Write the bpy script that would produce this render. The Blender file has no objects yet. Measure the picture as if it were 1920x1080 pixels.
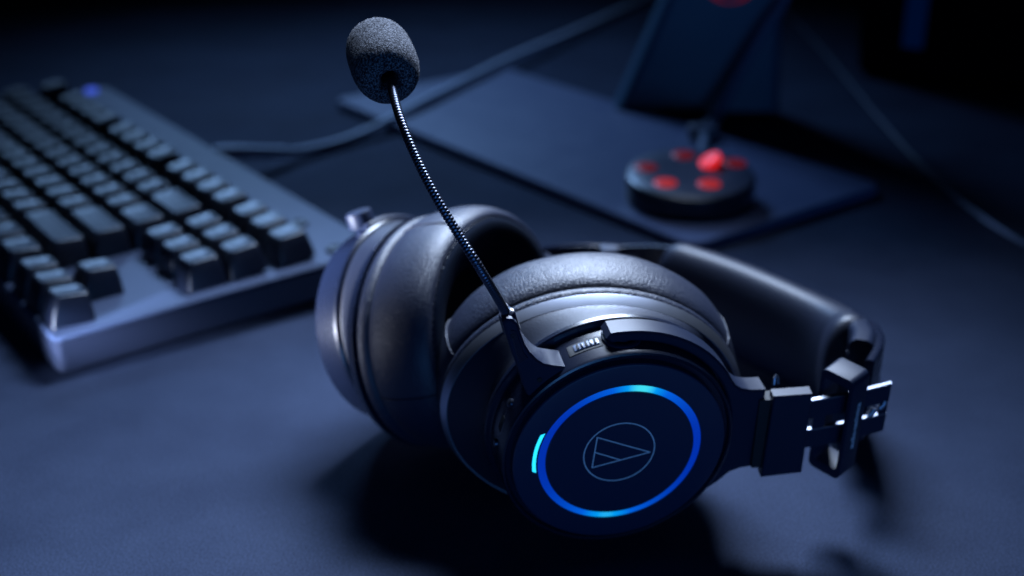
import bpy, bmesh, math, random
from mathutils import Vector, Matrix, noise

random.seed(7)
scene = bpy.context.scene
COL = scene.collection
CM = 0.01
R = math.radians
V = Vector

# ------------------------------------------------------------------ camera
PITCH = 0.409
cam_data = bpy.data.cameras.new("camera")
cam = bpy.data.objects.new("camera", cam_data)
COL.objects.link(cam)
cam.location = (0, 0, 24.05 * CM)
cam.rotation_euler = (math.pi / 2 - PITCH, 0, 0)
cam_data.sensor_width = 36
cam_data.lens = 45.0
cam_data.clip_start = 0.01
cam_data.clip_end = 50
cam_data.dof.use_dof = True
cam_data.dof.focus_distance = 0.355
cam_data.dof.aperture_fstop = 7.0
cam_data.dof.aperture_blades = 9
scene.camera = cam

# ------------------------------------------------------------------ world
world = bpy.data.worlds.new("World")
scene.world = world
world.use_nodes = True
bg = world.node_tree.nodes["Background"]
bg.inputs[0].default_value = (0.010, 0.035, 0.12, 1)
bg.inputs[1].default_value = 0.025

scene.view_settings.view_transform = 'Standard'
scene.view_settings.look = 'None'
scene.view_settings.exposure = 0
scene.view_settings.gamma = 1
scene.cycles.use_denoising = True
scene.cycles.max_bounces = 6


# ------------------------------------------------------------------ lamps
def area(name, loc, target, sx, sy, power, color, spread=180):
    l = bpy.data.lights.new(name, 'AREA')
    l.shape = 'RECTANGLE'
    l.size, l.size_y = sx * CM, sy * CM
    l.energy, l.color = power, color
    l.spread = R(spread)
    o = bpy.data.objects.new(name, l)
    COL.objects.link(o)
    o.location = V(loc) * CM
    d = V(target) * CM - o.location
    o.rotation_euler = d.to_track_quat('-Z', 'Y').to_euler()
    return o


area("overhead_softbox", (4, 71, 48), (-4, 29, 0), 27, 14, 1.9, (0.60, 0.74, 1.0), 64)
area("side_softbox", (-64, 21, 6.5), (-9, 43.3, 6.6), 4, 7, 0.22, (0.74, 0.80, 1.0), 11)
area("added_corner_lamp", (-31, 31, 5), (-18.7, 46.0, 1.7), 2, 2, 0.019, (0.60, 0.71, 1.0), 7)  # added narrow lamp, put in only to brighten the keyboard's near corner
area("front_fill", (12, -42, 8), (4, 36, 5), 60, 12, 0.72, (0.10, 0.36, 1.0), 120)
area("rear_softbox", (-34, 168, 84), (-4, 78, 0), 46, 22, 0.62, (0.28, 0.53, 1.0), 38)


# ------------------------------------------------------------------ materials
def new_mat(name, color, rough=0.5, metal=0.0, spec=0.5, coat=0.0):
    m = bpy.data.materials.new(name)
    m.use_nodes = True
    b = m.node_tree.nodes["Principled BSDF"]
    b.inputs["Base Color"].default_value = (*color, 1)
    b.inputs["Roughness"].default_value = rough
    b.inputs["Metallic"].default_value = metal
    b.inputs["Specular IOR Level"].default_value = spec
    b.inputs["Coat Weight"].default_value = coat
    return m, m.node_tree.nodes, m.node_tree.links, b


def node(nt, kind, **kw):
    n = nt.new(kind)
    for k, v in kw.items():
        if k in n.inputs:
            n.inputs[k].default_value = v
        else:
            setattr(n, k, v)
    return n


def grain(nt, lk, b, scale, strength, dist=0.0003, kind='noise', rough_var=None, base_rough=0.5):
    tc = node(nt, "ShaderNodeTexCoord")
    if kind == 'noise':
        t = node(nt, "ShaderNodeTexNoise", Scale=scale, Detail=3.0)
    else:
        t = node(nt, "ShaderNodeTexVoronoi", Scale=scale)
    lk.new(tc.outputs["Object"], t.inputs["Vector"])
    bp = node(nt, "ShaderNodeBump", Strength=strength, Distance=dist)
    lk.new(t.outputs[0], bp.inputs["Height"])
    lk.new(bp.outputs[0], b.inputs["Normal"])
    if rough_var:
        t2 = node(nt, "ShaderNodeTexNoise", Scale=rough_var[0], Detail=5.0)
        lk.new(tc.outputs["Object"], t2.inputs["Vector"])
        mr = node(nt, "ShaderNodeMapRange")
        mr.inputs["To Min"].default_value = base_rough - rough_var[1]
        mr.inputs["To Max"].default_value = base_rough + rough_var[1]
        lk.new(t2.outputs[0], mr.inputs[0])
        lk.new(mr.outputs[0], b.inputs["Roughness"])
    return t, bp


def mat_table():
    m, nt, lk, b = new_mat("matte_table", (0.05, 0.07, 0.13), 0.5, spec=0.04)
    grain(nt, lk, b, 900, 0.25, 0.0002, rough_var=(14, 0.07), base_rough=0.68)
    tc = node(nt, "ShaderNodeTexCoord")
    t = node(nt, "ShaderNodeTexNoise", Scale=11.0, Detail=7.0, Roughness=0.62)
    lk.new(tc.outputs["Object"], t.inputs["Vector"])
    cr = node(nt, "ShaderNodeValToRGB")
    cr.color_ramp.elements[0].position = 0.30
    cr.color_ramp.elements[0].color = (0.0172, 0.0252, 0.0505, 1)
    cr.color_ramp.elements[1].position = 0.72
    cr.color_ramp.elements[1].color = (0.0325, 0.0455, 0.0830, 1)
    lk.new(t.outputs[0], cr.inputs[0])
    t2 = node(nt, "ShaderNodeTexNoise", Scale=1500.0, Detail=3.0, Roughness=0.7)
    lk.new(tc.outputs["Object"], t2.inputs["Vector"])
    mr = node(nt, "ShaderNodeMapRange")
    for k_, v_ in (("From Min", 0.32), ("From Max", 0.68), ("To Min", 0.45), ("To Max", 1.55)):
        mr.inputs[k_].default_value = v_
    lk.new(t2.outputs[0], mr.inputs[0])
    vm = node(nt, "ShaderNodeVectorMath", operation='SCALE')
    lk.new(cr.outputs[0], vm.inputs[0])
    lk.new(mr.outputs[0], vm.inputs["Scale"])
    lk.new(vm.outputs[0], b.inputs["Base Color"])
    return m


def mat_leather(name, color, rough, scale=900, strength=0.30):
    m, nt, lk, b = new_mat(name, color, rough, spec=0.46)
    tc = node(nt, "ShaderNodeTexCoord")
    vo = node(nt, "ShaderNodeTexVoronoi", feature='DISTANCE_TO_EDGE')
    vo.inputs["Scale"].default_value = scale
    lk.new(tc.outputs["Object"], vo.inputs["Vector"])
    mr = node(nt, "ShaderNodeMapRange")
    mr.inputs["From Max"].default_value = 0.22
    mr.interpolation_type = 'SMOOTHSTEP'
    lk.new(vo.outputs[0], mr.inputs[0])
    bp = node(nt, "ShaderNodeBump", Strength=strength, Distance=0.0003)
    lk.new(mr.outputs[0], bp.inputs["Height"])
    lk.new(bp.outputs[0], b.inputs["Normal"])
    return m


def mat_foam():
    m, nt, lk, b = new_mat("foam", (0.03, 0.04, 0.065), 0.9, spec=0.15)
    tc = node(nt, "ShaderNodeTexCoord")
    vo = node(nt, "ShaderNodeTexVoronoi", Scale=1500.0)
    lk.new(tc.outputs["Object"], vo.inputs["Vector"])
    nz = node(nt, "ShaderNodeTexNoise", Scale=1900.0, Detail=2.0, Roughness=0.7)
    lk.new(tc.outputs["Object"], nz.inputs["Vector"])
    bp = node(nt, "ShaderNodeBump", Strength=0.6, Distance=0.0004)
    lk.new(nz.outputs[0], bp.inputs["Height"])
    lk.new(bp.outputs[0], b.inputs["Normal"])
    # pale cell struts over dark open cells
    cr = node(nt, "ShaderNodeValToRGB")
    cr.color_ramp.elements[0].position = 0.44
    cr.color_ramp.elements[0].color = (0.004, 0.006, 0.012, 1)
    cr.color_ramp.elements[1].position = 0.66
    cr.color_ramp.elements[1].color = (0.17, 0.18, 0.21, 1)
    lk.new(nz.outputs[0], cr.inputs[0])
    lk.new(cr.outputs[0], b.inputs["Base Color"])
    return m


def mat_satin(name, color, rough, scale=1600, strength=0.12, spec=0.5, metal=0.0):
    m, nt, lk, b = new_mat(name, color, rough, metal, spec)
    grain(nt, lk, b, scale, strength, 0.00015, rough_var=(60, 0.05), base_rough=rough)
    return m


def mat_emit(name, color, strength):
    m, nt, lk, b = new_mat(name, (0.01, 0.01, 0.01), 0.35)
    b.inputs["Emission Color"].default_value = (*color, 1)
    b.inputs["Emission Strength"].default_value = strength
    return m


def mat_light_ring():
    # ring emission; highlights at its top and bottom are painted into the colour
    m, nt, lk, b = new_mat("ring_painted_highlights", (0.005, 0.03, 0.2), 0.3)
    at = node(nt, "ShaderNodeAttribute", attribute_name="painted_highlight")
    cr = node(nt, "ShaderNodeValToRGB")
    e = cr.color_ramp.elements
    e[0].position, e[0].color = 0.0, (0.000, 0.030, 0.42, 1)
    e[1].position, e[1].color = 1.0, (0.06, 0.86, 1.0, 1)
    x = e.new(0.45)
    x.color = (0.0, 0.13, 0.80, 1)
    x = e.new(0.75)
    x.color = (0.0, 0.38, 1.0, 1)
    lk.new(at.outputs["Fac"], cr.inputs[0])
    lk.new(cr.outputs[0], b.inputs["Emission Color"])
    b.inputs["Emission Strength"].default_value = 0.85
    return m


M = {}
M['table'] = mat_table()
M['leather'] = mat_leather("ear_leather", (0.007, 0.012, 0.031), 0.47)
M['leather_far'] = M['leather']
M['pad'] = mat_leather("band_leather", (0.007, 0.012, 0.030), 0.47, 420, 0.10)
M['velour'] = mat_satin("velour", (0.006, 0.010, 0.020), 0.95, 900, 0.6, 0.05)
M['shell'] = mat_satin("satin_shell", (0.006, 0.010, 0.025), 0.27, 2600, 0.08, 0.42)
M['shell_dark'] = mat_satin("satin_dark", (0.007, 0.013, 0.034), 0.48, 2600, 0.08, 0.24)
M['speckle'] = mat_satin("speckled_shell", (0.008, 0.012, 0.026), 0.50, 1500, 0.40, 0.32)
M['face'] = mat_satin("face_lacquer", (0.008, 0.022, 0.058), 0.40, 2200, 0.05)
M['trim'] = mat_satin("trim_metal", (0.46, 0.50, 0.60), 0.38, 1800, 0.03, metal=1.0)
M['steel'] = mat_satin("spring_steel", (0.20, 0.215, 0.26), 0.40, 1500, 0.03, metal=1.0)
M['neck_metal'] = mat_satin("black_chrome", (0.10, 0.115, 0.16), 0.36, 1500, 0.02, metal=1.0)
M['foam'] = mat_foam()
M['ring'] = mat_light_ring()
M['cyan'] = mat_emit("cyan_led", (0.02, 0.62, 1.0), 1.6)
M['print'] = mat_satin("silver_print", (0.90, 0.90, 0.92), 0.5, 900, 0.02)
M['hole'] = mat_satin("black_recess", (0.002, 0.003, 0.006), 0.7)
M['rib'] = mat_satin("dial_plastic", (0.10, 0.12, 0.18), 0.35)
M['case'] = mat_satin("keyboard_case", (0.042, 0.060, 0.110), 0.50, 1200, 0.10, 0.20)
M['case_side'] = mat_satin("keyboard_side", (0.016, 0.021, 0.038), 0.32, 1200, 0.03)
M['cable_mid'] = mat_satin("grey_cable", (0.07, 0.11, 0.20), 0.55, 1200, 0.2)
M['cable_dark'] = mat_satin("dark_cable", (0.022, 0.045, 0.10), 0.55, 1200, 0.2)
M['key'] = mat_satin("keycap_plastic", (0.005, 0.008, 0.018), 0.36, 1500, 0.12, 0.42)
M['cable'] = mat_satin("braided_cable", (0.48, 0.55, 0.70), 0.55, 1200, 0.4)
M['plate'] = mat_satin("stand_metal", (0.066, 0.092, 0.19), 0.40, 1600, 0.08)
M['neck'] = mat_satin("stand_neck", (0.020, 0.080, 0.15), 0.5, 1200, 0.05)
M['puck'] = mat_satin("puck_top", (0.05, 0.062, 0.11), 0.40, 1500, 0.08)
M['puck_side'] = mat_satin("puck_side", (0.010, 0.016, 0.036), 0.30)
M['red'] = mat_emit("red_lamp", (1.0, 0.045, 0.05), 0.34)
M['red_bright'] = mat_emit("red_lamp_bright", (1.0, 0.02, 0.022), 0.75)
M['red_dim'] = mat_emit("red_glow_dim", (0.9, 0.02, 0.03), 0.11)
M['blue_led'] = mat_emit("blue_lamp", (0.07, 0.14, 0.95), 0.7)
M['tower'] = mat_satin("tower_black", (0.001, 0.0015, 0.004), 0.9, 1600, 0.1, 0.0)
M['tower_strip'] = mat_emit("painted_tower_glint", (0.0, 0.03, 0.20), 0.10)  # dim emission paints the blue reflection on the tower's glossy edge
M['tower_strip'].node_tree.nodes["Principled BSDF"].inputs["Specular IOR Level"].default_value = 0.0
M['tower_strip'].node_tree.nodes["Principled BSDF"].inputs["Base Color"].default_value = (0.001, 0.001, 0.003, 1)


# ------------------------------------------------------------------ builders
def set_tags(o, label=None, cat=None, group=None, kind=None):
    if label: o["label"] = label
    if cat: o["category"] = cat
    if group: o["group"] = group
    if kind: o["kind"] = kind
    return o


def empty(name, loc, label, cat, group=None, rot=(0, 0, 0)):
    o = bpy.data.objects.new(name, None)
    COL.objects.link(o)
    o.empty_display_size = 0.02
    o.location = V(loc) * CM
    o.rotation_euler = rot
    return set_tags(o, label, cat, group)


class MB:
    """Collects geometry in centimetres; build() links ONE mesh object."""

    def __init__(self):
        self.v, self.f = [], []

    def loft(self, rings, close=True, cap0=False, cap1=False, flip=False):
        base = len(self.v)
        n = len(rings[0])
        for r_ in rings:
            self.v += [V(p) for p in r_]
        m = n if close else n - 1
        for i in range(len(rings) - 1):
            for j in range(m):
                a = base + i * n + j
                b = base + i * n + (j + 1) % n
                c, d = b + n, a + n
                self.f.append((a, d, c, b) if flip else (a, b, c, d))
        if cap0: self.f.append(tuple(base + j for j in (range(n) if flip else reversed(range(n)))))
        e = base + (len(rings) - 1) * n
        if cap1: self.f.append(tuple(e + j for j in (reversed(range(n)) if flip else range(n))))
        return self

    def tube(self, pts, rad, n=12, up=V((0, 0, 1)), caps=True, flat=1.0):
        pts = [V(p) for p in pts]
        rings = []
        prev = None
        for i, p in enumerate(pts):
            t = (pts[min(i + 1, len(pts) - 1)] - pts[max(i - 1, 0)]).normalized()
            if prev is None:
                a = t.cross(up)
                if a.length < 1e-3: a = t.cross(V((1, 0, 0)))
            else:
                a = prev - t * prev.dot(t)
            a.normalize()
            prev = a
            b = a.cross(t)
            r_ = rad[i] if isinstance(rad, (list, tuple)) else rad
            rings.append([p + (a * math.cos(k * 2 * math.pi / n) + b * flat * math.sin(k * 2 * math.pi / n)) * r_
                          for k in range(n)])
        return self.loft(rings, cap0=caps, cap1=caps)

    def extrude(self, outline, frame, s0, s1, bevel=0.0):
        """outline: (x, y) list in the frame's plane, from depth s0 to s1 with small edge bevels."""
        def off(d):
            n = len(outline)
            out = []
            for i in range(n):
                p0, p1, p2 = V(outline[i - 1]), V(outline[i]), V(outline[(i + 1) % n])
                e1, e2 = (p1 - p0).normalized(), (p2 - p1).normalized()
                nn = (V((-e1.y, e1.x)) + V((-e2.y, e2.x)))
                if nn.length < 1e-6: nn = V((-e1.y, e1.x))
                nn.normalize()
                k = max(0.4, nn.dot(V((-e1.y, e1.x))))
                out.append(p1 + nn * d / k)
            return out
        area2 = sum(outline[i - 1][0] * outline[i][1] - outline[i][0] * outline[i - 1][1] for i in range(len(outline)))
        sg = 1 if area2 > 0 else -1
        o2 = off(bevel * sg) if bevel else outline
        b = bevel if s1 > s0 else -bevel
        rings = []
        if bevel:
            rings.append([frame(p[0], p[1], s0) for p in o2])
            rings.append([frame(p[0], p[1], s0 + b) for p in outline])
            rings.append([frame(p[0], p[1], s1 - b) for p in outline])
            rings.append([frame(p[0], p[1], s1) for p in o2])
        else:
            rings = [[frame(p[0], p[1], s) for p in outline] for s in (s0, s1)]
        return self.loft(rings, cap0=True, cap1=True)

    def box(self, lo, hi, frame=None):
        frame = frame or (lambda x, y, z: V((x, y, z)))
        q = [(lo[0], lo[1]), (hi[0], lo[1]), (hi[0], hi[1]), (lo[0], hi[1])]
        return self.loft([[frame(x, y, z) for x, y in q] for z in (lo[2], hi[2])], cap0=True, cap1=True)

    def build(self, name, mat, parent=None, origin=(0, 0, 0), bevel=0.0, seg=2, smooth=35, label=None):
        me = bpy.data.meshes.new(name)
        o = V(origin)
        me.from_pydata([((p - o) * CM)[:] for p in self.v], [], self.f)
        bm = bmesh.new()
        bm.from_mesh(me)
        bmesh.ops.remove_doubles(bm, verts=bm.verts, dist=1e-6)
        bmesh.ops.recalc_face_normals(bm, faces=bm.faces)
        if bevel:
            ed = [e for e in bm.edges if len(e.link_faces) == 2 and e.calc_face_angle(0) > R(35)]
            bmesh.ops.bevel(bm, geom=ed, offset=bevel * CM, segments=seg, affect='EDGES', profile=0.6)
        bm.to_mesh(me)
        bm.free()
        me.materials.append(M[mat])
        if smooth is not None:
            me.shade_smooth()
            me.set_sharp_from_angle(angle=R(smooth))
        ob = bpy.data.objects.new(name, me)
        COL.objects.link(ob)
        ob.parent = parent
        if label: ob["label"] = label
        return ob


def spline(pts, n):
    """Catmull-Rom through 3D points."""
    P = [V(p) for p in pts]
    P = [P[0] * 2 - P[1]] + P + [P[-1] * 2 - P[-2]]
    out = []
    segs = len(P) - 3
    for k in range(n + 1):
        t = k / n * segs
        i = min(int(t), segs - 1)
        t -= i
        a, b, c, d = P[i:i + 4]
        out.append(0.5 * ((2 * b) + (c - a) * t + (2 * a - 5 * b + 4 * c - d) * t * t + (3 * b - a - 3 * c + d) * t ** 3))
    return out


def arc_pts(cx, cy, r, a0, a1, n):
    return [(cx + r * math.cos(R(a0 + (a1 - a0) * i / n)), cy + r * math.sin(R(a0 + (a1 - a0) * i / n))) for i in range(n + 1)]


# ------------------------------------------------------------------ the table
tb = MB()
tb.box((-170, -45, -3.5), (170, 190, 0))
table = tb.build("table_surface", 'table', None, bevel=0.2)
set_tags(table, "matte dark table surface that everything stands on", "table", kind="structure")

# ------------------------------------------------------------------ HEADSET
# near cup: cup frame (h towards headband, w up across the cup, n outward) and the tilted face frame
N0 = V((2.567, 36.247, 4.246))
HN = V((0.99711, 0.07593, 0.0))
WN = V((0.0085, -0.11157, 0.99372))
NN = V((0.07545, -0.99085, -0.11189))
# far cup, mirrored
F0 = V((-3.034, 42.556, 3.957))
HF = V((0.43646, 0.89972, 0.0))
WF = V((-0.24332, 0.11803, 0.96274))
NF = V((-0.86620, 0.42020, -0.27043))
FC = V((0.459, 0.212, 2.78))            # face centre in cup frame
FN = V((0.125, -0.047, 0.991)).normalized()   # face normal in cup frame
FH = V((0.992, 0.0, -0.1255)).normalized()
FW = FN.cross(FH).normalized()
FH = FW.cross(FN)
AX, BX = 4.90, 4.14

root = empty("headset", (3.0, 41.0, 0.0),
             "black over-ear headset lying on its side with a glowing blue ring on its ear cup", "headset")
RO = (3.0, 41.0, 0.0)


def cupframe(near):
    if near: return lambda x, y, z: N0 + HN * x + WN * y + NN * z
    return lambda x, y, z: F0 + HF * x + WF * y + NF * z


def faceframe(near):
    cf = cupframe(near)

    fc_ = FC if near else FC - V((0, 0, 0.50))

    def f(x, y, z):
        q = fc_ + FH * x + FW * y + FN * z
        return cf(q.x, q.y, q.z)
    return f


def build_cup(near):
    cf, ff = cupframe(near), faceframe(near)
    n = 192
    ang = [2 * math.pi * k / n for k in range(n)]

    ks = 1.0 if near else 0.80          # the far cup's wall is seen a little shorter

    def fring(r, s): return [ff(r * math.cos(a), r * math.sin(a), s * ks if s < -0.5 else s) for a in ang]
    def cring(d, s): return [cf((AX + d) * math.cos(a), (BX + d) * math.sin(a), s) for a in ang]
    def mix(r1, r2, t): return [p.lerp(q, t) for p, q in zip(r1, r2)]

    # body: lip round the face, cylinder, concave flare out to the flange
    lip = fring(3.80, -1.76)
    fl = cring(-0.22, 0.30)
    body = [fring(3.30, -0.20), fring(3.47, -0.20), fring(3.49, -0.06), fring(3.53, -0.02), fring(3.59, -0.05), fring(3.62, -0.14),
            fring(3.64, -1.30), fring(3.66, -1.42), fring(3.70, -1.46), fring(3.82, -1.48), fring(3.86, -1.53), fring(3.86, -1.68), lip]
    flare = [fring(3.76, -1.72), fring(3.74, -1.80)]
    r0 = fring(3.74, -1.80)
    for t, k in ((0.12, 0.02), (0.3, 0.10), (0.5, 0.26), (0.7, 0.50), (0.87, 0.78), (1.0, 1.0)):
        # depth runs ahead of radius: concave profile
        ring = []
        for a, p in zip(ang, r0):
            rf = 3.62 + (0) * t
            q_in = cf(0, 0, 0)
            end = cf((AX - 0.22) * math.cos(a), (BX - 0.22) * math.sin(a), 0.30)
            ln = p.lerp(end, k)
            nz = p.lerp(end, t)
            axis = (cf(0, 0, 1) - cf(0, 0, 0))
            dz = (nz - ln).dot(axis)
            ring.append(ln + axis * dz * 0.75)
        flare.append(ring)
    cup = MB().loft(body).build("earcup", 'shell', root, RO, label=None if near else "outer shell of the ear cup lying away from the camera")
    MB().loft(flare).build("flared_shell", 'speckle', cup, RO)
    MB().loft([cring(-0.24, 0.30), cring(-0.235, 0.325), cring(-0.21, 0.33), cring(-0.03, 0.0), cring(-0.025, -0.02), cring(-0.06, -0.04), cring(-0.40, -0.04)]
              ).build("trim_ring", 'trim' if near else 'shell', cup, RO, smooth=25)
    # dark groove behind the flange
    MB().loft([cring(-0.30, 0.0), cring(-0.32, -0.40)]).build("groove", 'hole', cup, RO)

    # face plate with recessed light ring
    fp = MB()
    fp.loft([fring(3.30, -0.24), fring(3.30, 0.06), fring(3.27, 0.10), fring(3.22, 0.115), fring(2.56, 0.12), fring(2.545, 0.10), fring(2.545, 0.02)])
    plate = fp.build("face_plate", 'face', cup, RO)
    inner = MB()
    inner.loft([fring(2.305, 0.02), fring(2.305, 0.11), fring(2.285, 0.13)] + [fring(r, 0.13) for r in (1.9, 1.4, 0.9, 0.4)], cap1=True)
    inner.build("face_disc", 'face', cup, RO)
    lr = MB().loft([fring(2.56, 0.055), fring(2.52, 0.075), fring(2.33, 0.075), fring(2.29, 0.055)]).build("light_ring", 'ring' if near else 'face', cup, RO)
    if near:
        att = lr.data.attributes.new("painted_highlight", 'FLOAT', 'POINT')
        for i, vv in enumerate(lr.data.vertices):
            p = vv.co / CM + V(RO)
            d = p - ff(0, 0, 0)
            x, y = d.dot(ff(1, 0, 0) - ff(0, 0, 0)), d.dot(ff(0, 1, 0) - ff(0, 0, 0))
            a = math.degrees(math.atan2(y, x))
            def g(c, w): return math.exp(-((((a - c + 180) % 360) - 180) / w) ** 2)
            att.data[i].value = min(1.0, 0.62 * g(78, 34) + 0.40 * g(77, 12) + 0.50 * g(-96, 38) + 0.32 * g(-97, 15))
        # indicator
        ind = []
        o_ = arc_pts(0, 0, 2.715, 156.5, 186, 20) + list(reversed(arc_pts(0, 0, 2.605, 154.5, 187.5, 20)))
        MB().extrude(o_, ff, 0.06, 0.135, 0.015).build("indicator_light", 'cyan', cup, RO)
        # emblem: circle and triangle lines lying on the disc
        em = MB()
        def line(p, q, w=0.030):
            p, q = V(p), V(q)
            d = (q - p).normalized()
            t = V((-d.y, d.x)) * w / 2
            p, q = p - d * w * .4, q + d * w * .4
            em.extrude([p + t, p - t, q - t, q + t], ff, 0.131, 0.139)
        k = 96
        cx, cy = -0.04, 0.09
        em.loft([[ff(cx + r * math.cos(2 * math.pi * i / k), cy + r * math.sin(2 * math.pi * i / k), z) for i in range(k)]
                 for r, z in ((1.085, .131), (1.085, .139), (1.115, .139), (1.115, .131))])
        A_, B_, T_ = (-0.76, 0.76), (-0.86, -0.39), (0.93, -0.05)
        line(A_, T_); line(T_, B_); line(B_, A_)
        line((-0.81, 0.20), (0.02, -0.22))
        em.build("emblem", 'print', cup, RO, smooth=None)

    # cushion
    m = 420 if near else 300
    ang2 = [2 * math.pi * k / m for k in range(m)]

    def pillow(d, s, wr=0.0, puff=0.0):
        out = []
        for k, a in enumerate(ang2):
            c_, s_ = math.cos(a), math.sin(a)
            w = 0.0
            if wr:
                w = wr * (noise.noise(V((c_ * 60, s_ * 60, s * 6))) + 0.8 * noise.noise(V((c_ * 130, s_ * 130, s * 3 + 9))))
            if puff:
                w += puff * noise.noise(V((c_ * 3.2, s_ * 3.2, s * 0.7 + 3)))
            out.append(cf((AX + d + w) * c_, (BX + d + w) * s_, s))
        return out

    # lower piping roll
    pr = []
    for k in range(13):
        t = R(100 - k * 235 / 12)
        pr.append(pillow(-0.34 + 0.30 * math.cos(t), -0.36 + 0.30 * math.sin(t), 0.010))
    cush = MB()
    prof = [(-0.26, -0.58), (-0.17, -0.62), (-0.06, -0.75), (0.03, -1.0), (0.09, -1.35), (0.11, -1.75), (0.10, -2.15), (0.05, -2.5), (-0.06, -2.78),
            (-0.18, -2.93), (-0.28, -3.0), (-0.34, -3.01), (-0.38, -2.97), (-0.39, -2.90)]
    cush.loft([pillow(d, s, 0.0, 0.03) for d, s in prof])
    cu = cush.build("ear_cushion", 'leather', root, RO)
    MB().loft(pr).build("cushion_piping", 'leather', cu, RO)
    vel = [(-0.385, -2.90), (-0.40, -2.98), (-0.46, -3.05), (-0.60, -3.10), (-0.85, -3.08), (-1.2, -2.95), (-1.55, -2.70), (-1.85, -2.35), (-2.05, -1.9), (-2.12, -1.4), (-2.12, -0.9)]
    MB().loft([pillow(d, s, 0.012, 0.03) for d, s in vel]).build("inner_lining", 'velour', cu, RO)
    MB().loft([pillow(-2.10, -0.95), pillow(-3.2, -1.05)], cap1=True).build("driver_cloth", 'hole', cu, RO)
    # stitched seam across the cushion wall
    for a in ((156, -150, 24) if near else (-172, 100, -40)):
        a = R(a)
        pts = []
        for d, s in prof[1:11]:
            pts.append(cf((AX + d + .015) * math.cos(a), (BX + d + .015) * math.sin(a), s))
        MB().tube(spline(pts, 30), 0.030, 8).build("seam", 'leather', cu, RO)
    # stitching thread round the inner edge
    st = MB()
    kk = 110
    for i in range(kk):
        a0, a1 = 2 * math.pi * i / kk, 2 * math.pi * (i + .58) / kk
        pts = [cf((AX - .385) * math.cos(a0 + (a1 - a0) * t), (BX - .385) * math.sin(a0 + (a1 - a0) * t), -2.99 - 0.03 * math.sin(math.pi * t)) for t in (0, .33, .66, 1)]
        st.tube(pts, 0.018, 5)
    st.build("stitching", 'leather', cu, RO)

    # yoke: fork arm around the cup with the stub that carries the headband
    ox = arc_pts(0, 0, 4.02, 95, 27, 26)
    ox += [(3.72, 1.62), (3.92, 1.46), (4.25, 1.36), (4.72, 1.32), (4.74, -1.72), (4.25, -1.74), (3.9, -1.85), (3.55, -2.2)]
    ox += arc_pts(0, 0, 4.02, -38, -95, 22)
    inn = arc_pts(0, 0, 3.68, -95, 95, 60)
    end = [(3.86 * math.cos(R(97.3)), 3.86 * math.sin(R(97.3)))]
    endb = [(3.86 * math.cos(R(-97.3)), 3.86 * math.sin(R(-97.3)))]
    y = MB().extrude(ox + endb + inn + end, ff, -1.25, -0.48, 0.07).build("yoke", 'shell_dark', root, RO, smooth=40)
    for a in (89, -89):
        a = R(a)
        def pf(x, y_, z, a=a):
            c_, s_ = math.cos(a), math.sin(a)
            return ff((3.60 + z) * c_ - x * s_, (3.60 + z) * s_ + x * c_, -0.86 + y_)
        MB().loft([[pf(r * math.cos(2 * math.pi * k / 32), r * math.sin(2 * math.pi * k / 32), z) for k in range(32)]
                   for r, z in ((0.60, 0.0), (0.60, 0.06), (0.56, 0.085), (0.46, 0.085), (0.44, 0.05), (0.34, 0.05), (0.33, 0.12))], cap1=True
                  ).build("pivot", 'shell_dark', y, RO)
    if not near:      # pivot cap standing proud on the upper fork end
        def kf(x, y_, z, a=R(91)):
            c_, s_ = math.cos(a), math.sin(a)
            return ff((3.60 + z) * c_ - x * s_, (3.60 + z) * s_ + x * c_, -0.62 + y_)
        MB().loft([[kf(r * math.cos(2 * math.pi * k / 32), r * math.sin(2 * math.pi * k / 32), z) for k in range(32)]
                   for r, z in ((0.50, 0.30), (0.50, 0.78), (0.46, 0.84), (0.30, 0.86))], cap1=True).build("pivot_cap", 'shell_dark', y, RO)
    # hinge block at the end of the stub
    def hf(x, y_, z): return cf(x, y_, z)
    MB().extrude([(5.20, -1.63), (6.50, -1.50), (6.47, 1.52), (5.27, 1.47)], cf, 1.55, 2.02, 0.04).build("hinge_block", 'shell_dark', y, RO, smooth=40)
    MB().extrude([(4.9, -1.35), (5.35, -1.35), (5.35, 1.25), (4.9, 1.25)], cf, 1.35, 1.85).build("hinge_knuckle", 'hole', y, RO)
    MB().tube([cf(5.45, 1.42, 1.30), cf(5.46, 1.64, 1.25), cf(5.52, 1.72, 1.22), cf(5.58, 1.62, 1.22), cf(5.60, 1.42, 1.25)], 0.055, 8).build("spring_clip", 'steel', y, RO)
    return cup, cu, y


near_cup, near_cushion, near_yoke = build_cup(True)
far_cup, far_cushion, far_yoke = build_cup(False)

ffn, cfn, cff = faceframe(True), cupframe(True), cupframe(False)

# volume dial on the near cup's wall
def wall(a_deg, s, lift=0.0):
    a = R(a_deg)
    r = 3.63 + lift
    return ffn(r * math.cos(a), r * math.sin(a), s)


def wall_patch(a0, a1, s0, s1, z0, z1, n=10):
    """curved patch of the cup's cylinder between two angles and depths, with thickness"""
    m = MB()
    rings = []
    for i in range(n + 1):
        a = a0 + (a1 - a0) * i / n
        rings.append([wall(a, s0, z0), wall(a, s0, z1), wall(a, s1, z1), wall(a, s1, z0)])
    return m.loft(rings, cap0=True, cap1=True)


wall_patch(115.0, 98.6, -0.55, -1.03, -0.05, 0.016).build("dial_slot", 'hole', near_cup, RO, bevel=0.01)
dial = wall_patch(112.0, 100.0, -0.66, -0.94, 0.0, 0.05).build("volume_dial", 'rib', near_cup, RO, bevel=0.02)
for i in range(5):
    a = 110.0 - i * 2.05
    wall_patch(a + .5, a - .5, -0.69, -0.91, 0.04, 0.075, 4).build("dial_rib", 'hole' if i % 2 == 0 else 'shell', dial, RO, bevel=0.01)
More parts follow.
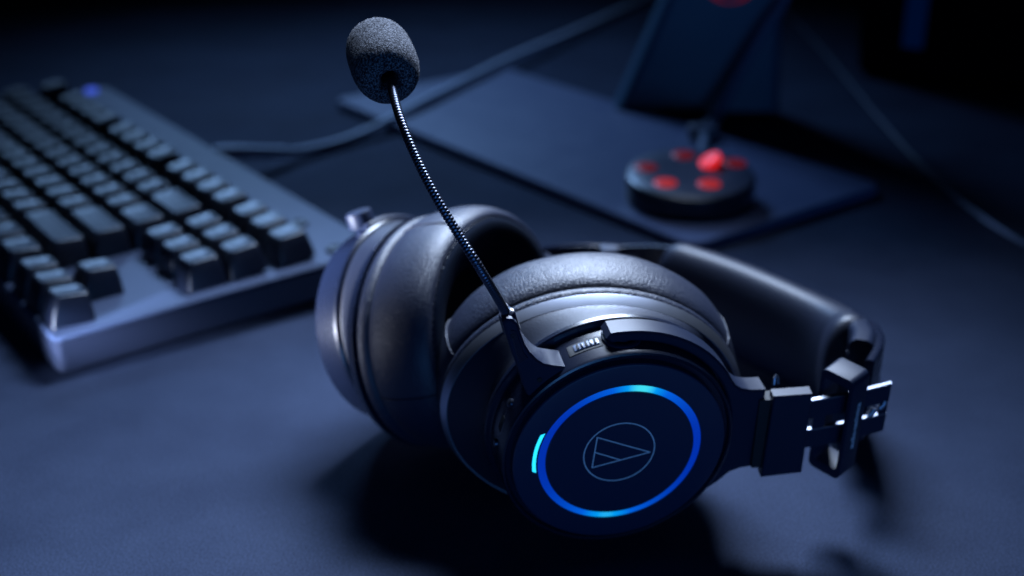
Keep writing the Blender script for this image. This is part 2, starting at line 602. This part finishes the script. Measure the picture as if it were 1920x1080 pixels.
# side buttons and port low on the wall
for a, s, k in ((152, -0.75, 0), (176, -0.75, 1)):
    p, q = wall(a, s, -0.02), wall(a, s, 0.10)
    MB().tube([p, p.lerp(q, .8), q], [0.13, 0.13, 0.09], 20).build("side_button", 'neck_metal', near_cup, RO)
wall_patch(160, 168, -0.62, -0.88, -0.02, 0.012).build("charging_port", 'hole', near_cup, RO, bevel=0.01)

# ---- microphone
out = [(-3.60, 4.92), (-3.50, 5.06), (-3.32, 5.03), (-3.19, 4.86), (-2.95, 4.12), (-2.80, 3.84), (-2.58, 3.55), (-2.38, 3.38), (-2.12, 3.29), (-1.76, 3.19),
       (-1.66, 3.12), (-1.62, 3.03)]
out += arc_pts(0, 0, 3.48, 118, 141, 8)
out += [(-2.86, 2.36), (-3.0, 2.75), (-3.10, 3.18), (-3.34, 3.9)]
mic = MB().extrude(out, ffn, -1.15, -0.22, 0.06).build("microphone_base", 'shell_dark', root, RO, smooth=40)
MB().extrude([(-3.40, 4.72), (-3.22, 4.66), (-2.99, 3.9), (-2.86, 3.68), (-3.10, 3.52), (-3.22, 3.9)], ffn, -0.26, -0.195, 0.02
             ).build("inset_panel", 'shell', mic, RO, smooth=40)
for x, y in ((-3.31, 4.50), (-2.50, 2.86)):
    MB().loft([[ffn(x + r * math.cos(2 * math.pi * k / 16), y + r * math.sin(2 * math.pi * k / 16), z) for k in range(16)]
               for r, z in ((0.075, -.21), (0.075, -.186), (0.05, -.186), (0.045, -.20))], cap1=True).build("screw", 'hole', mic, RO)


BOOM = [ffn(-3.28, 4.5, -0.62), ffn(-3.42, 4.98, -0.62)] + [V(p) for p in
        [(-0.79, 31.68, 10.76), (-1.43, 32.04, 11.72), (-2.08, 32.51, 12.69), (-2.62, 33.17, 13.57), (-3.03, 33.92, 14.31), (-3.29, 34.79, 14.79), (-3.45, 35.64, 15.0), (-3.56, 36.41, 15.02)]]
path = spline(BOOM, 1000)
# resample at constant spacing so that the coil has an even pitch
L = [0.0]
for a, b in zip(path, path[1:]): L.append(L[-1] + (b - a).length)
tot = L[-1]
step = 0.0145
samp, rad, j = [], [], 0
ns = int(tot / step)
for i in range(ns):
    d = i * step
    while L[j + 1] < d: j += 1
    t = (d - L[j]) / max(1e-9, L[j + 1] - L[j])
    samp.append(path[j].lerp(path[j + 1], t))
    rad.append(0.124 + 0.020 * (abs(math.sin(math.pi * d / 0.102)) - 0.5))
MB().tube(samp, rad, 14).build("gooseneck", 'neck_metal', mic, RO, smooth=60)
# ferrule where boom meets base
MB().tube([ffn(-3.26, 4.4, -0.64), ffn(-3.40, 4.93, -0.63), ffn(-3.43, 5.03, -0.62), ffn(-3.44, 5.05, -0.62)], [0.26, 0.25, 0.22, 0.14], 20).build("ferrule", 'shell', mic, RO)
# foam windscreen
fc = V((-3.75, 36.75, 15.3))
ax = V((-0.26, 0.935, 0.242)).normalized()
e1 = ax.cross(V((1, 0, 0))).normalized()
e2 = ax.cross(e1)
prof = [(0.20, -0.55), (0.24, -0.95), (0.30, -1.16), (0.42, -1.27), (0.58, -1.27), (0.74, -1.16), (0.87, -0.95), (0.955, -0.62), (0.985, -0.25), (0.985, 0.3), (0.965, 0.72),
        (0.885, 1.06), (0.73, 1.30), (0.52, 1.44), (0.30, 1.51), (0.10, 1.53)]
prof2 = []
pp = spline([(a, b, 0) for a, b in prof], 90)
rings = []
nn_ = 160
for p in pp:
    ring = []
    for k in range(nn_):
        a = 2 * math.pi * k / nn_
        q = fc + (e1 * math.cos(a) + e2 * math.sin(a)) * p.x + ax * p.y
        w = noise.noise(q * 18) * 0.010 + noise.noise(q * 36) * 0.014
        d = (e1 * math.cos(a) + e2 * math.sin(a)) * p.x + ax * p.y
        ring.append(q + d.normalized() * w)
    rings.append(ring)
MB().loft(rings, cap1=True).build("foam_windscreen", 'foam', mic, RO, smooth=180)


# ---- headband: padded arch standing on edge
def sweep(path, half_h, prof_fn, zc, name, mat, parent, n=90, **kw):
    """path: plan points (x, y); zc: centre heights; prof_fn(t) -> list of (out, up) offsets"""
    pts = spline([(p[0], p[1], z) for p, z in zip(path, zc)], n)
    rings = []
    for i, p in enumerate(pts):
        t = (pts[min(i + 1, n)] - pts[max(0, i - 1)]).normalized()
        o_ = V((-t.y, t.x, 0)).normalized()
        up = o_.cross(t).normalized()
        if up.z < 0: up = -up
        rings.append([p + o_ * a + up * b for a, b in prof_fn(i / n)])
    return MB().loft(rings, cap0=True, cap1=True).build(name, mat, parent, RO, **kw)


# plan curve, from the far (left) end round to the near slider; o_ points to the outside of the arch
ARCH = [(0.6, 50.3), (2.2, 52.0), (4.6, 52.5), (7.0, 51.2), (9.6, 48.7), (12.0, 45.4), (12.85, 43.1), (12.75, 41.2), (12.2, 39.3), (11.4, 37.6)]
ZC = [3.0, 2.5, 2.25, 2.2, 2.15, 2.15, 2.35, 2.8, 3.4, 3.75]


def rr(hw, hh, r, n=6, cx=0, cy=0):
    o_ = []
    for sx, sy, a in ((1, 1, 0), (-1, 1, 90), (-1, -1, 180), (1, -1, 270)):
        o_ += arc_pts(cx + sx * (hw - r), cy + sy * (hh - r), r, a, a + 90, n)
    return o_


shell = sweep(ARCH, 1.6, lambda t: rr(0.16, 0.95 + 0.80 * min(1, max(0, (t - 0.22) / 0.16)) - 0.35 * max(0, (t - .75) / .25), 0.12, cx=0.30), ZC, "headband", 'shell', root)


def padprof(t):
    # soft cushion: full in the middle, pulled in at the ends
    e = min(1.0, min(t, 1 - t) * 16)
    k = 0.72 + 0.28 * math.sqrt(max(0.0, 1 - (1 - e) ** 2))
    return [(-0.55 + x * k, y * k) for x, y in
            [(1.0 * abs(math.cos(R(a))) ** 0.90 * math.copysign(1, math.cos(R(a))), 2.08 * abs(math.sin(R(a))) ** 0.82 * math.copysign(1, math.sin(R(a)))) for a in range(0, 360, 8)]]


pad = sweep(ARCH[3:8], 2.0, padprof, ZC[3:8], "head_pad", 'pad', shell, n=80, smooth=70)
sweep([(12.75, 41.4), (12.6, 40.5), (12.2, 39.4)], 1.8, lambda t: rr(0.42, 1.95 - 0.25 * t, 0.3, cx=-0.25), [2.75, 3.0, 3.2], "end_cap", 'shell_dark', shell, n=16)
for dx in (0.0, 0.28):
    MB().tube([(11.95 + dx * .3, 40.7 - dx, 1.6), (11.92 + dx * .3, 40.65 - dx, 2.9), (11.9 + dx * .3, 40.6 - dx, 4.0)], 0.06, 8).build("end_rib", 'neck_metal', shell, RO)


# ---- sliders and end sleeves
def build_slider(near):
    cf = cupframe(near)
    if near:
        def sf(x, y, z):     # strip bends gently away from the camera as it runs out
            b = max(0.0, x - 6.4)
            return cf(x, y + 0.06 * b, z + 1.62 - 0.09 * b - 0.035 * b * b)
    else:
        def sf(x, y, z):
            b = max(0.0, x - 6.4)
            return cf(x, y, z + 1.5 - 0.25 * b)
    st = MB()
    x0, x1 = 5.9, 9.3
    xs = [x0 + (x1 - x0) * i / 24 for i in range(25)]
    for lo, hi in ((0.35, 0.98), (-0.80, -0.14)):
        st.loft([[sf(x, lo, -0.06), sf(x, hi, -0.06), sf(x, hi, 0.06), sf(x, lo, 0.06)] for x in xs], cap0=True, cap1=True)
    st.loft([[sf(x, -0.2, -0.05), sf(x, 0.4, -0.05), sf(x, 0.4, 0.05), sf(x, -0.2, 0.05)] for x in (9.0, 9.15, 9.29)], cap0=True, cap1=True)
    st.loft([[sf(x, -0.2, -0.05), sf(x, 0.4, -0.05), sf(x, 0.4, 0.05), sf(x, -0.2, 0.05)] for x in (6.75, 6.95, 7.15)], cap0=True, cap1=True)
    sl = st.build("slider_strip", 'shell_dark', root, RO, smooth=30)
    for lo, hi in ((0.98, 1.03), (-0.14, -0.09)):
        MB().loft([[sf(x, lo - .01, -0.07), sf(x, hi, -0.07), sf(x, hi, 0.07), sf(x, lo - .01, 0.07)] for x in xs], cap0=True, cap1=True).build("bright_edge", 'steel', sl, RO, smooth=30)
    if near:
        for x, y in ((8.72, -0.03), (9.08, 0.16)):
            MB().tube([sf(x - .06, y - .02, .03), sf(x + .06, y + .1, .05), sf(x + .10, y + .22, .03)], 0.10, 12).build("spring_clip", 'steel', sl, RO)
    return sl


slider_near = build_slider(True)

# sleeve (end of the band, strip passes through it)
SC = cfn(7.72, -0.02, 1.22)
phi = R(38)
SX = (HN * math.cos(phi) - NN * math.sin(phi)).normalized() if False else (HN * math.cos(phi) - NN * math.sin(phi))
SN = (NN * math.cos(phi) + HN * math.sin(phi))


def sleeve_frame(d, y, x):     # d: depth along normal, y along w, x across
    return SC + SN * d + WN * (y + 0.10 * x) + SX * x


def build_sleeve():
    m = MB()
    oo = rr(0.60, 1.88, 0.22)
    ii = rr(0.44, 1.55, 0.10)
    rings = [[sleeve_frame(a, b, x) for a, b in o_] for o_, x in ((ii, -0.42), (oo, -0.42), (oo, 0.42), (ii, 0.42), (ii, -0.42))]
    return m.loft(rings).build("band_sleeve", 'shell_dark', root, RO, bevel=0.03)


sleeve = build_sleeve()
# lettering down the sleeve
cu_ = bpy.data.curves.new("lettering", 'FONT')
cu_.body = "audio-technica"
cu_.size = 0.30 * CM
cu_.extrude = 0.003 * CM
cu_.align_x, cu_.align_y = 'CENTER', 'CENTER'
tmp = bpy.data.objects.new("lettering_curve", cu_)
COL.objects.link(tmp)
me = bpy.data.meshes.new_from_object(tmp.evaluated_get(bpy.context.evaluated_depsgraph_get()))
bpy.data.objects.remove(tmp)
me.name = "lettering"
rot = Matrix((-WN, SX, SN)).transposed()
rot = Matrix((WN, -SX, SN)).transposed()
org = sleeve_frame(0.603, 0.0, 0.05)
for vv in me.vertices:
    vv.co = rot @ vv.co + (org - V(RO)) * CM
me.materials.append(M['print'])
lt = bpy.data.objects.new("lettering", me)
COL.objects.link(lt)
lt.parent = sleeve

# far side: slider and sleeve seen over the near cushion
MB().tube([cff(4.6, 0, 1.5), cff(5.6, -0.3, 1.5), cff(7.0, -0.5, 1.2), (0.6, 50.0, 3.5), (1.3, 51.2, 3.35)], 0.9, 4, flat=0.25).build("slider_strip", 'shell_dark', root, RO)
MB().extrude(rr(0.4, 0.18, 0.1), lambda x, y, z: V((4.3 + x, 52.25 - z, 3.1 + y)), -0.5, 0.1, 0.03).build("spring_clip", 'steel', shell, RO)

# ------------------------------------------------------------------ KEYBOARD
U = 1.905
TH, TAU = -0.9425, 0.0277
KX = V((math.cos(TH), math.sin(TH), 0))
kyh = V((-math.sin(TH), math.cos(TH), 0))
KY = kyh * math.cos(TAU) + V((0, 0, math.sin(TAU)))
KZ = KX.cross(KY)
KO = V((-38.2245, 75.6619, 3.0321))     # corner of the key field, at key-top height


def kb_world(c, r, h): return KO + KX * (c * U) + KY * (r * U) + KZ * h


kroot_loc = kb_world(9.0, 3.3, -2.9)
kroot = empty("keyboard", kroot_loc, "dark mechanical keyboard with no number pad, out of focus behind the headset", "keyboard")
kroot.rotation_euler = Matrix((KX, KY, KZ)).transposed().to_euler()
KL = (9.0 * U, 3.3 * U, -2.9)


def klocal(c, r, h): return V((c * U, r * U, h))


C0, C1, R0, R1 = -0.62, 18.60, -0.66, 7.42
o_ = []
x0, x1, y0, y1 = C0 * U, C1 * U, R0 * U, R1 * U
cs = MB()
outl = rr((x1 - x0) / 2, (y1 - y0) / 2, 0.35, 5, (x0 + x1) / 2, (y0 + y1) / 2)
cs.extrude(outl, lambda x, y, z: V((x, y, z)), -2.86, -1.50, 0.06)
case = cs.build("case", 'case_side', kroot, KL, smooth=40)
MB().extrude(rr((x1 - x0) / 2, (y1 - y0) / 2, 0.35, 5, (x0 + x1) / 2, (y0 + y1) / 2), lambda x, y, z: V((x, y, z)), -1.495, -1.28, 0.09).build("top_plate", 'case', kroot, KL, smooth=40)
for c_ in (1.0, 17.0):
    MB().box(((c_ - .6) * U, 6.6 * U, -3.25), ((c_ + .6) * U, 7.0 * U, -2.85)).build("foot", 'case_side', case, KL, bevel=0.05)
for c_ in (1.0, 17.0):
    MB().box(((c_ - .8) * U, -.4 * U, -2.98), ((c_ + .8) * U, -.1 * U, -2.85)).build("rubber_pad", 'case_side', case, KL, bevel=0.03)


def keycap(w):
    """tapered keycap with a scooped top, centred, top at 0"""
    m = MB()
    hw, hd = w * U / 2 - 0.04, U / 2 - 0.04
    rings = []
    def ring(ax, ay, z, r, dy=0.0, dish=0.0):
        out = []
        for x, y in rr(ax, ay, r, 3):
            out.append(V((x, y + dy, z - dish * (1 - min(1, (abs(x) / max(ax, .01)) ** 2)))))
        return out
    rings.append(ring(hw, hd, -1.22, 0.10))
    rings.append(ring(hw - 0.12, hd - 0.10, -0.60, 0.14, 0.02))
    rings.append(ring(hw - 0.26, hd - 0.22, -0.06, 0.20, 0.06))
    rings.append(ring(hw - 0.30, hd - 0.26, -0.01, 0.22, 0.06))
    rings.append(ring(hw - 0.36, hd - 0.32, 0.0, 0.22, 0.06, 0.02))
    rings.append(ring(hw - 0.50, hd - 0.46, -0.025, 0.18, 0.06, 0.07))
    rings.append(ring(max(.05, hw - 0.72), hd - 0.70, -0.04, 0.03, 0.06, 0.085))
    m.loft(rings, cap0=True, cap1=True)
    return m


cap_mesh = {}
rows = [
    (5.25, [(0, 1), (2, 1), (3, 1), (4, 1), (5, 1), (6.5, 1), (7.5, 1), (8.5, 1), (9.5, 1), (11, 1), (12, 1), (13, 1), (14, 1), (15.25, 1), (16.25, 1), (17.25, 1)]),
    (4, [(i, 1) for i in range(13)] + [(13, 2), (15.25, 1), (16.25, 1), (17.25, 1)]),
    (3, [(0, 1.5)] + [(1.5 + i, 1) for i in range(12)] + [(13.5, 1.5), (15.25, 1), (16.25, 1), (17.25, 1)]),
    (2, [(0, 1.75)] + [(1.75 + i, 1) for i in range(11)] + [(12.75, 2.25)]),
    (1, [(0, 2.25)] + [(2.25 + i, 1) for i in range(10)] + [(12.25, 2.75), (16.25, 1)]),
    (0, [(0, 1.25), (1.25, 1.25), (2.5, 1.25), (3.75, 6.25), (10, 1.25), (11.25, 1.25), (12.5, 1.25), (13.75, 1.25), (15.25, 1), (16.25, 1), (17.25, 1)]),
]
tilt = {5.25: (R(5), 0.06), 4: (R(5), 0.05), 3: (R(2), 0.0), 2: (R(-2), -0.04), 1: (R(-5), -0.02), 0: (R(-6), -0.02)}
for row, keys in rows:
    for c_, w in keys:
        if w not in cap_mesh:
            t_ = keycap(w).build("keycap", 'key', kroot, (0, 0, 0), smooth=50)
            cap_mesh[w] = t_.data
            ob = t_
        else:
            ob = bpy.data.objects.new("keycap", cap_mesh[w])
            COL.objects.link(ob)
            ob.parent = kroot
        ob.location = (klocal(c_ + w / 2, row, tilt[row][1]) - V(KL)) * CM
        ob.rotation_euler = (tilt[row][0], 0, 0)


def round_button(name, c_, r_, rad_, mat, h0=-1.30, h1=-1.12, parent=kroot):
    m = MB()
    ctr = klocal(c_, r_, 0)
    m.loft([[ctr + V((r * math.cos(2 * math.pi * k / 28), r * math.sin(2 * math.pi * k / 28), z)) for k in range(28)]
            for r, z in ((rad_, h0), (rad_, h1 - .04), (rad_ * .9, h1), (rad_ * .62, h1), (rad_ * .5, h1 - .07))], cap1=True)
    return m.build(name, mat, parent, KL)


for c_, r_ in ((15.91, 6.49), (18.02, 6.40)):
    round_button("media_button", c_, r_, 0.46, 'key')
round_button("status_light", -0.15, 6.72, 0.42, 'blue_led', -1.30, -1.05)

# keyboard cable with its strain relief
kc = empty("keyboard_cable", (-16.9, 74.8, 0), "grey braided cable running from the rear edge of the keyboard to the back", "cable")
KCO = (-16.9, 74.8, 0)
pts = [(-17.6, 71.6, 1.5), (-16.3, 72.2, 1.45), (-14.6, 73.6, 1.0), (-13.0, 75.4, 0.5), (-10.5, 78.3, 0.34), (-8.1, 81.4, 0.70), (-6.2, 84.9, 0.93), (-4.2, 89.2, 0.93), (0.0, 98.2, 0.93), (5.5, 109.6, 0.6), (12.3, 124.0, 0.32), (19, 138, .3)]
sp = spline(pts, 260)
MB().tube(sp, 0.30, 12).build("cord", 'cable', kc, KCO)
rp = spline(pts[:4], 60)
MB().tube(rp[4:50], [0.46 - 0.003 * i + (0.04 if i % 4 < 2 else 0) for i in range(46)], 14).build("strain_relief", 'cable', kc, KCO, smooth=60)

# ------------------------------------------------------------------ MONITOR STAND
PA, PB, PD = V((-12.5, 87.3, 0)), V((9.1, 59.5, 0)), V((20.8, 69.1, 0))
ms = empty("monitor_stand", (8.0, 78.0, 0), "blue-grey flat metal base of a monitor stand with a broad upright behind the red-lit puck", "monitor stand")
MSO = (8.0, 78.0, 0)
ea = (PA - PB)
la = ea.length
ea.normalize()
eb = PD - PB
eb = (eb - ea * eb.dot(ea))
lb = eb.length
eb.normalize()


def plf(x, y, z): return PB + ea * x + eb * y + V((0, 0, z))


MB().extrude(rr(la / 2, lb / 2, 0.9, 6, la / 2, lb / 2), plf, 0.0, 0.60, 0.10).build("base_plate", 'plate', ms, MSO, smooth=40)
# upright: tapering slab leaning slightly back, with a round cable hole edged in red
nk = MB()
YN = 85.0
rings = []
for z, xa, xb, yy in ((0.6, 7.0, 18.2, 84.0), (1.4, 7.4, 18.1, 84.2), (8.0, 10.2, 18.0, 85.2), (16.0, 12.0, 18.0, 86.5), (30.0, 13.0, 18.2, 88.5)):
    rings.append([V((x, yy + y, z)) for x, y in rr((xb - xa) / 2, 1.5, 0.7, 5, (xa + xb) / 2, 1.5)])
neck = nk.loft(rings, cap0=True, cap1=True).build("upright", 'neck', ms, MSO, smooth=40)
tc_ = V((14.4, 85.30, 9.2))
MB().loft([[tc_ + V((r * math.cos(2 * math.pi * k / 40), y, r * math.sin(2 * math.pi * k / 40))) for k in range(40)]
           for r, y in ((1.75, .3), (1.75, -.06), (1.5, -.16), (1.25, -.06), (1.25, .3))]).build("cable_hole_rim", 'red_dim', neck, MSO)  # red lining, no lamp; its brightness is painted with emission
MB().extrude([(x - 0, y) for x, y in arc_pts(0, 0, 1.27, 0, 348, 29)], lambda x, y, z: tc_ + V((x, z, y)), -0.02, 0.25).build("cable_hole", 'hole', neck, MSO)

# control puck on the plate
PCX = V((9.7, 66.3, 0.80))
pk = empty("control_puck", PCX, "round monitor control puck with five red-lit buttons on the stand's base", "controller", rot=(R(5), 0, 0))
PZ = (0, 0, 0)


def disc_rings(prof, n=72, c=(0, 0), squash=1.0):
    return [[V((c[0] + r * math.cos(2 * math.pi * k / n), c[1] + squash * r * math.sin(2 * math.pi * k / n), z)) for k in range(n)] for r, z in prof]


MB().loft(disc_rings([(3.25, -0.1), (3.48, 0.05), (3.52, 1.05), (3.46, 1.30), (3.38, 1.35)]), cap0=True, cap1=True).build("body", 'puck_side', pk, PZ)
MB().loft(disc_rings([(3.36, 1.34), (3.36, 1.40), (3.22, 1.46), (2.0, 1.47), (1.0, 1.42)]), cap1=True).build("top_cover", 'puck', pk, PZ)
for x, y, m_ in ((-1.55, -1.55, 'red'), (0.75, -1.70, 'red'), (-2.40, 0.55, 'red_dim'), (-0.15, 2.3, 'red_dim'), (2.55, 1.15, 'red_dim')):
    a = math.atan2(y, x)
    MB().loft(disc_rings([(0.62, 1.43), (0.62, 1.49), (0.55, 1.52), (0.2, 1.52)], 28, (x, y)), cap1=True).build("button", m_, pk, PZ)
wh = MB()
wc = V((1.15, 1.1, 1.56))
for_ring = []
ta = V((0.62, 0.0, 0.42)).normalized()
tb_ = V((0.0, 1.0, 0.0))
tn = ta.cross(tb_)
rings = [[wc + (ta * math.cos(2 * math.pi * k / 36) + tb_ * math.sin(2 * math.pi * k / 36)) * r + tn * z for k in range(36)] for r, z in
         ((0.62, -.2), (0.70, -.12), (0.70, .12), (0.62, .2), (0.3, .22))]
wh.loft(rings, cap0=True, cap1=True).build("scroll_wheel", 'red_bright', pk, PZ)

# cables
c1 = MB().tube(spline([(11.0, 70.0, 1.0), (11.6, 74.5, 0.95), (12.4, 78.8, 0.95), (13.5, 81.3, 1.3), (15.4, 82.9, 4.5), (16.8, 83.7, 6.7), (17.6, 84.1, 7.8), (19.4, 86.0, 11.5), (21.0, 92, 15)], 160), 0.36, 10)
o1 = c1.build("puck_cable", 'cable_mid', None, (11, 70, 0))
o1.location = V((11, 70, 0)) * CM
set_tags(o1, "dark cable rising from the control puck past the monitor stand upright", "cable")
pl = MB().box((-0.75, -0.55, -0.25), (0.75, 0.55, 0.25), lambda x, y, z: V((12.0, 77.8, 1.05)) + V((x * 1.2, y, z * 1.6)))
pl.build("plug", 'puck', o1, (11, 70, 0), bevel=0.12)
c2 = MB().tube(spline([(25.9, 135, 0.2), (25.6, 121, 0.2), (25.4, 102.5, 0.2), (24.8, 85.0, 0.2), (24.6, 74.3, 0.2), (25.0, 66.6, 0.2), (26.1, 60.8, 0.2), (28.0, 54, 0.2), (31.5, 47, 0.2)], 160), 0.15, 10)
o2 = c2.build("monitor_cable", 'cable_dark', None, (24.6, 74.3, 0))
o2.location = V((24.6, 74.3, 0)) * CM
set_tags(o2, "thin dark cable lying on the table to the right of the stand base", "cable")

# computer tower in the dark at the back right
tw = empty("computer_tower", (36, 104, 0), "black computer tower in the dark back corner with a painted blue edge glint", "computer")
TWO = (36, 104, 0)
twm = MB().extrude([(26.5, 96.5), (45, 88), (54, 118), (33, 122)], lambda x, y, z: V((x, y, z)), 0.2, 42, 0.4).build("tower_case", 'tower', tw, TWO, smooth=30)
MB().extrude([(29.2, 94.9), (30.5, 94.3), (30.5, 95.3), (29.2, 95.9)], lambda x, y, z: V((x, y, z)), 2.5, 40, 0.05).build("painted_edge_glint", 'tower_strip', tw, TWO)
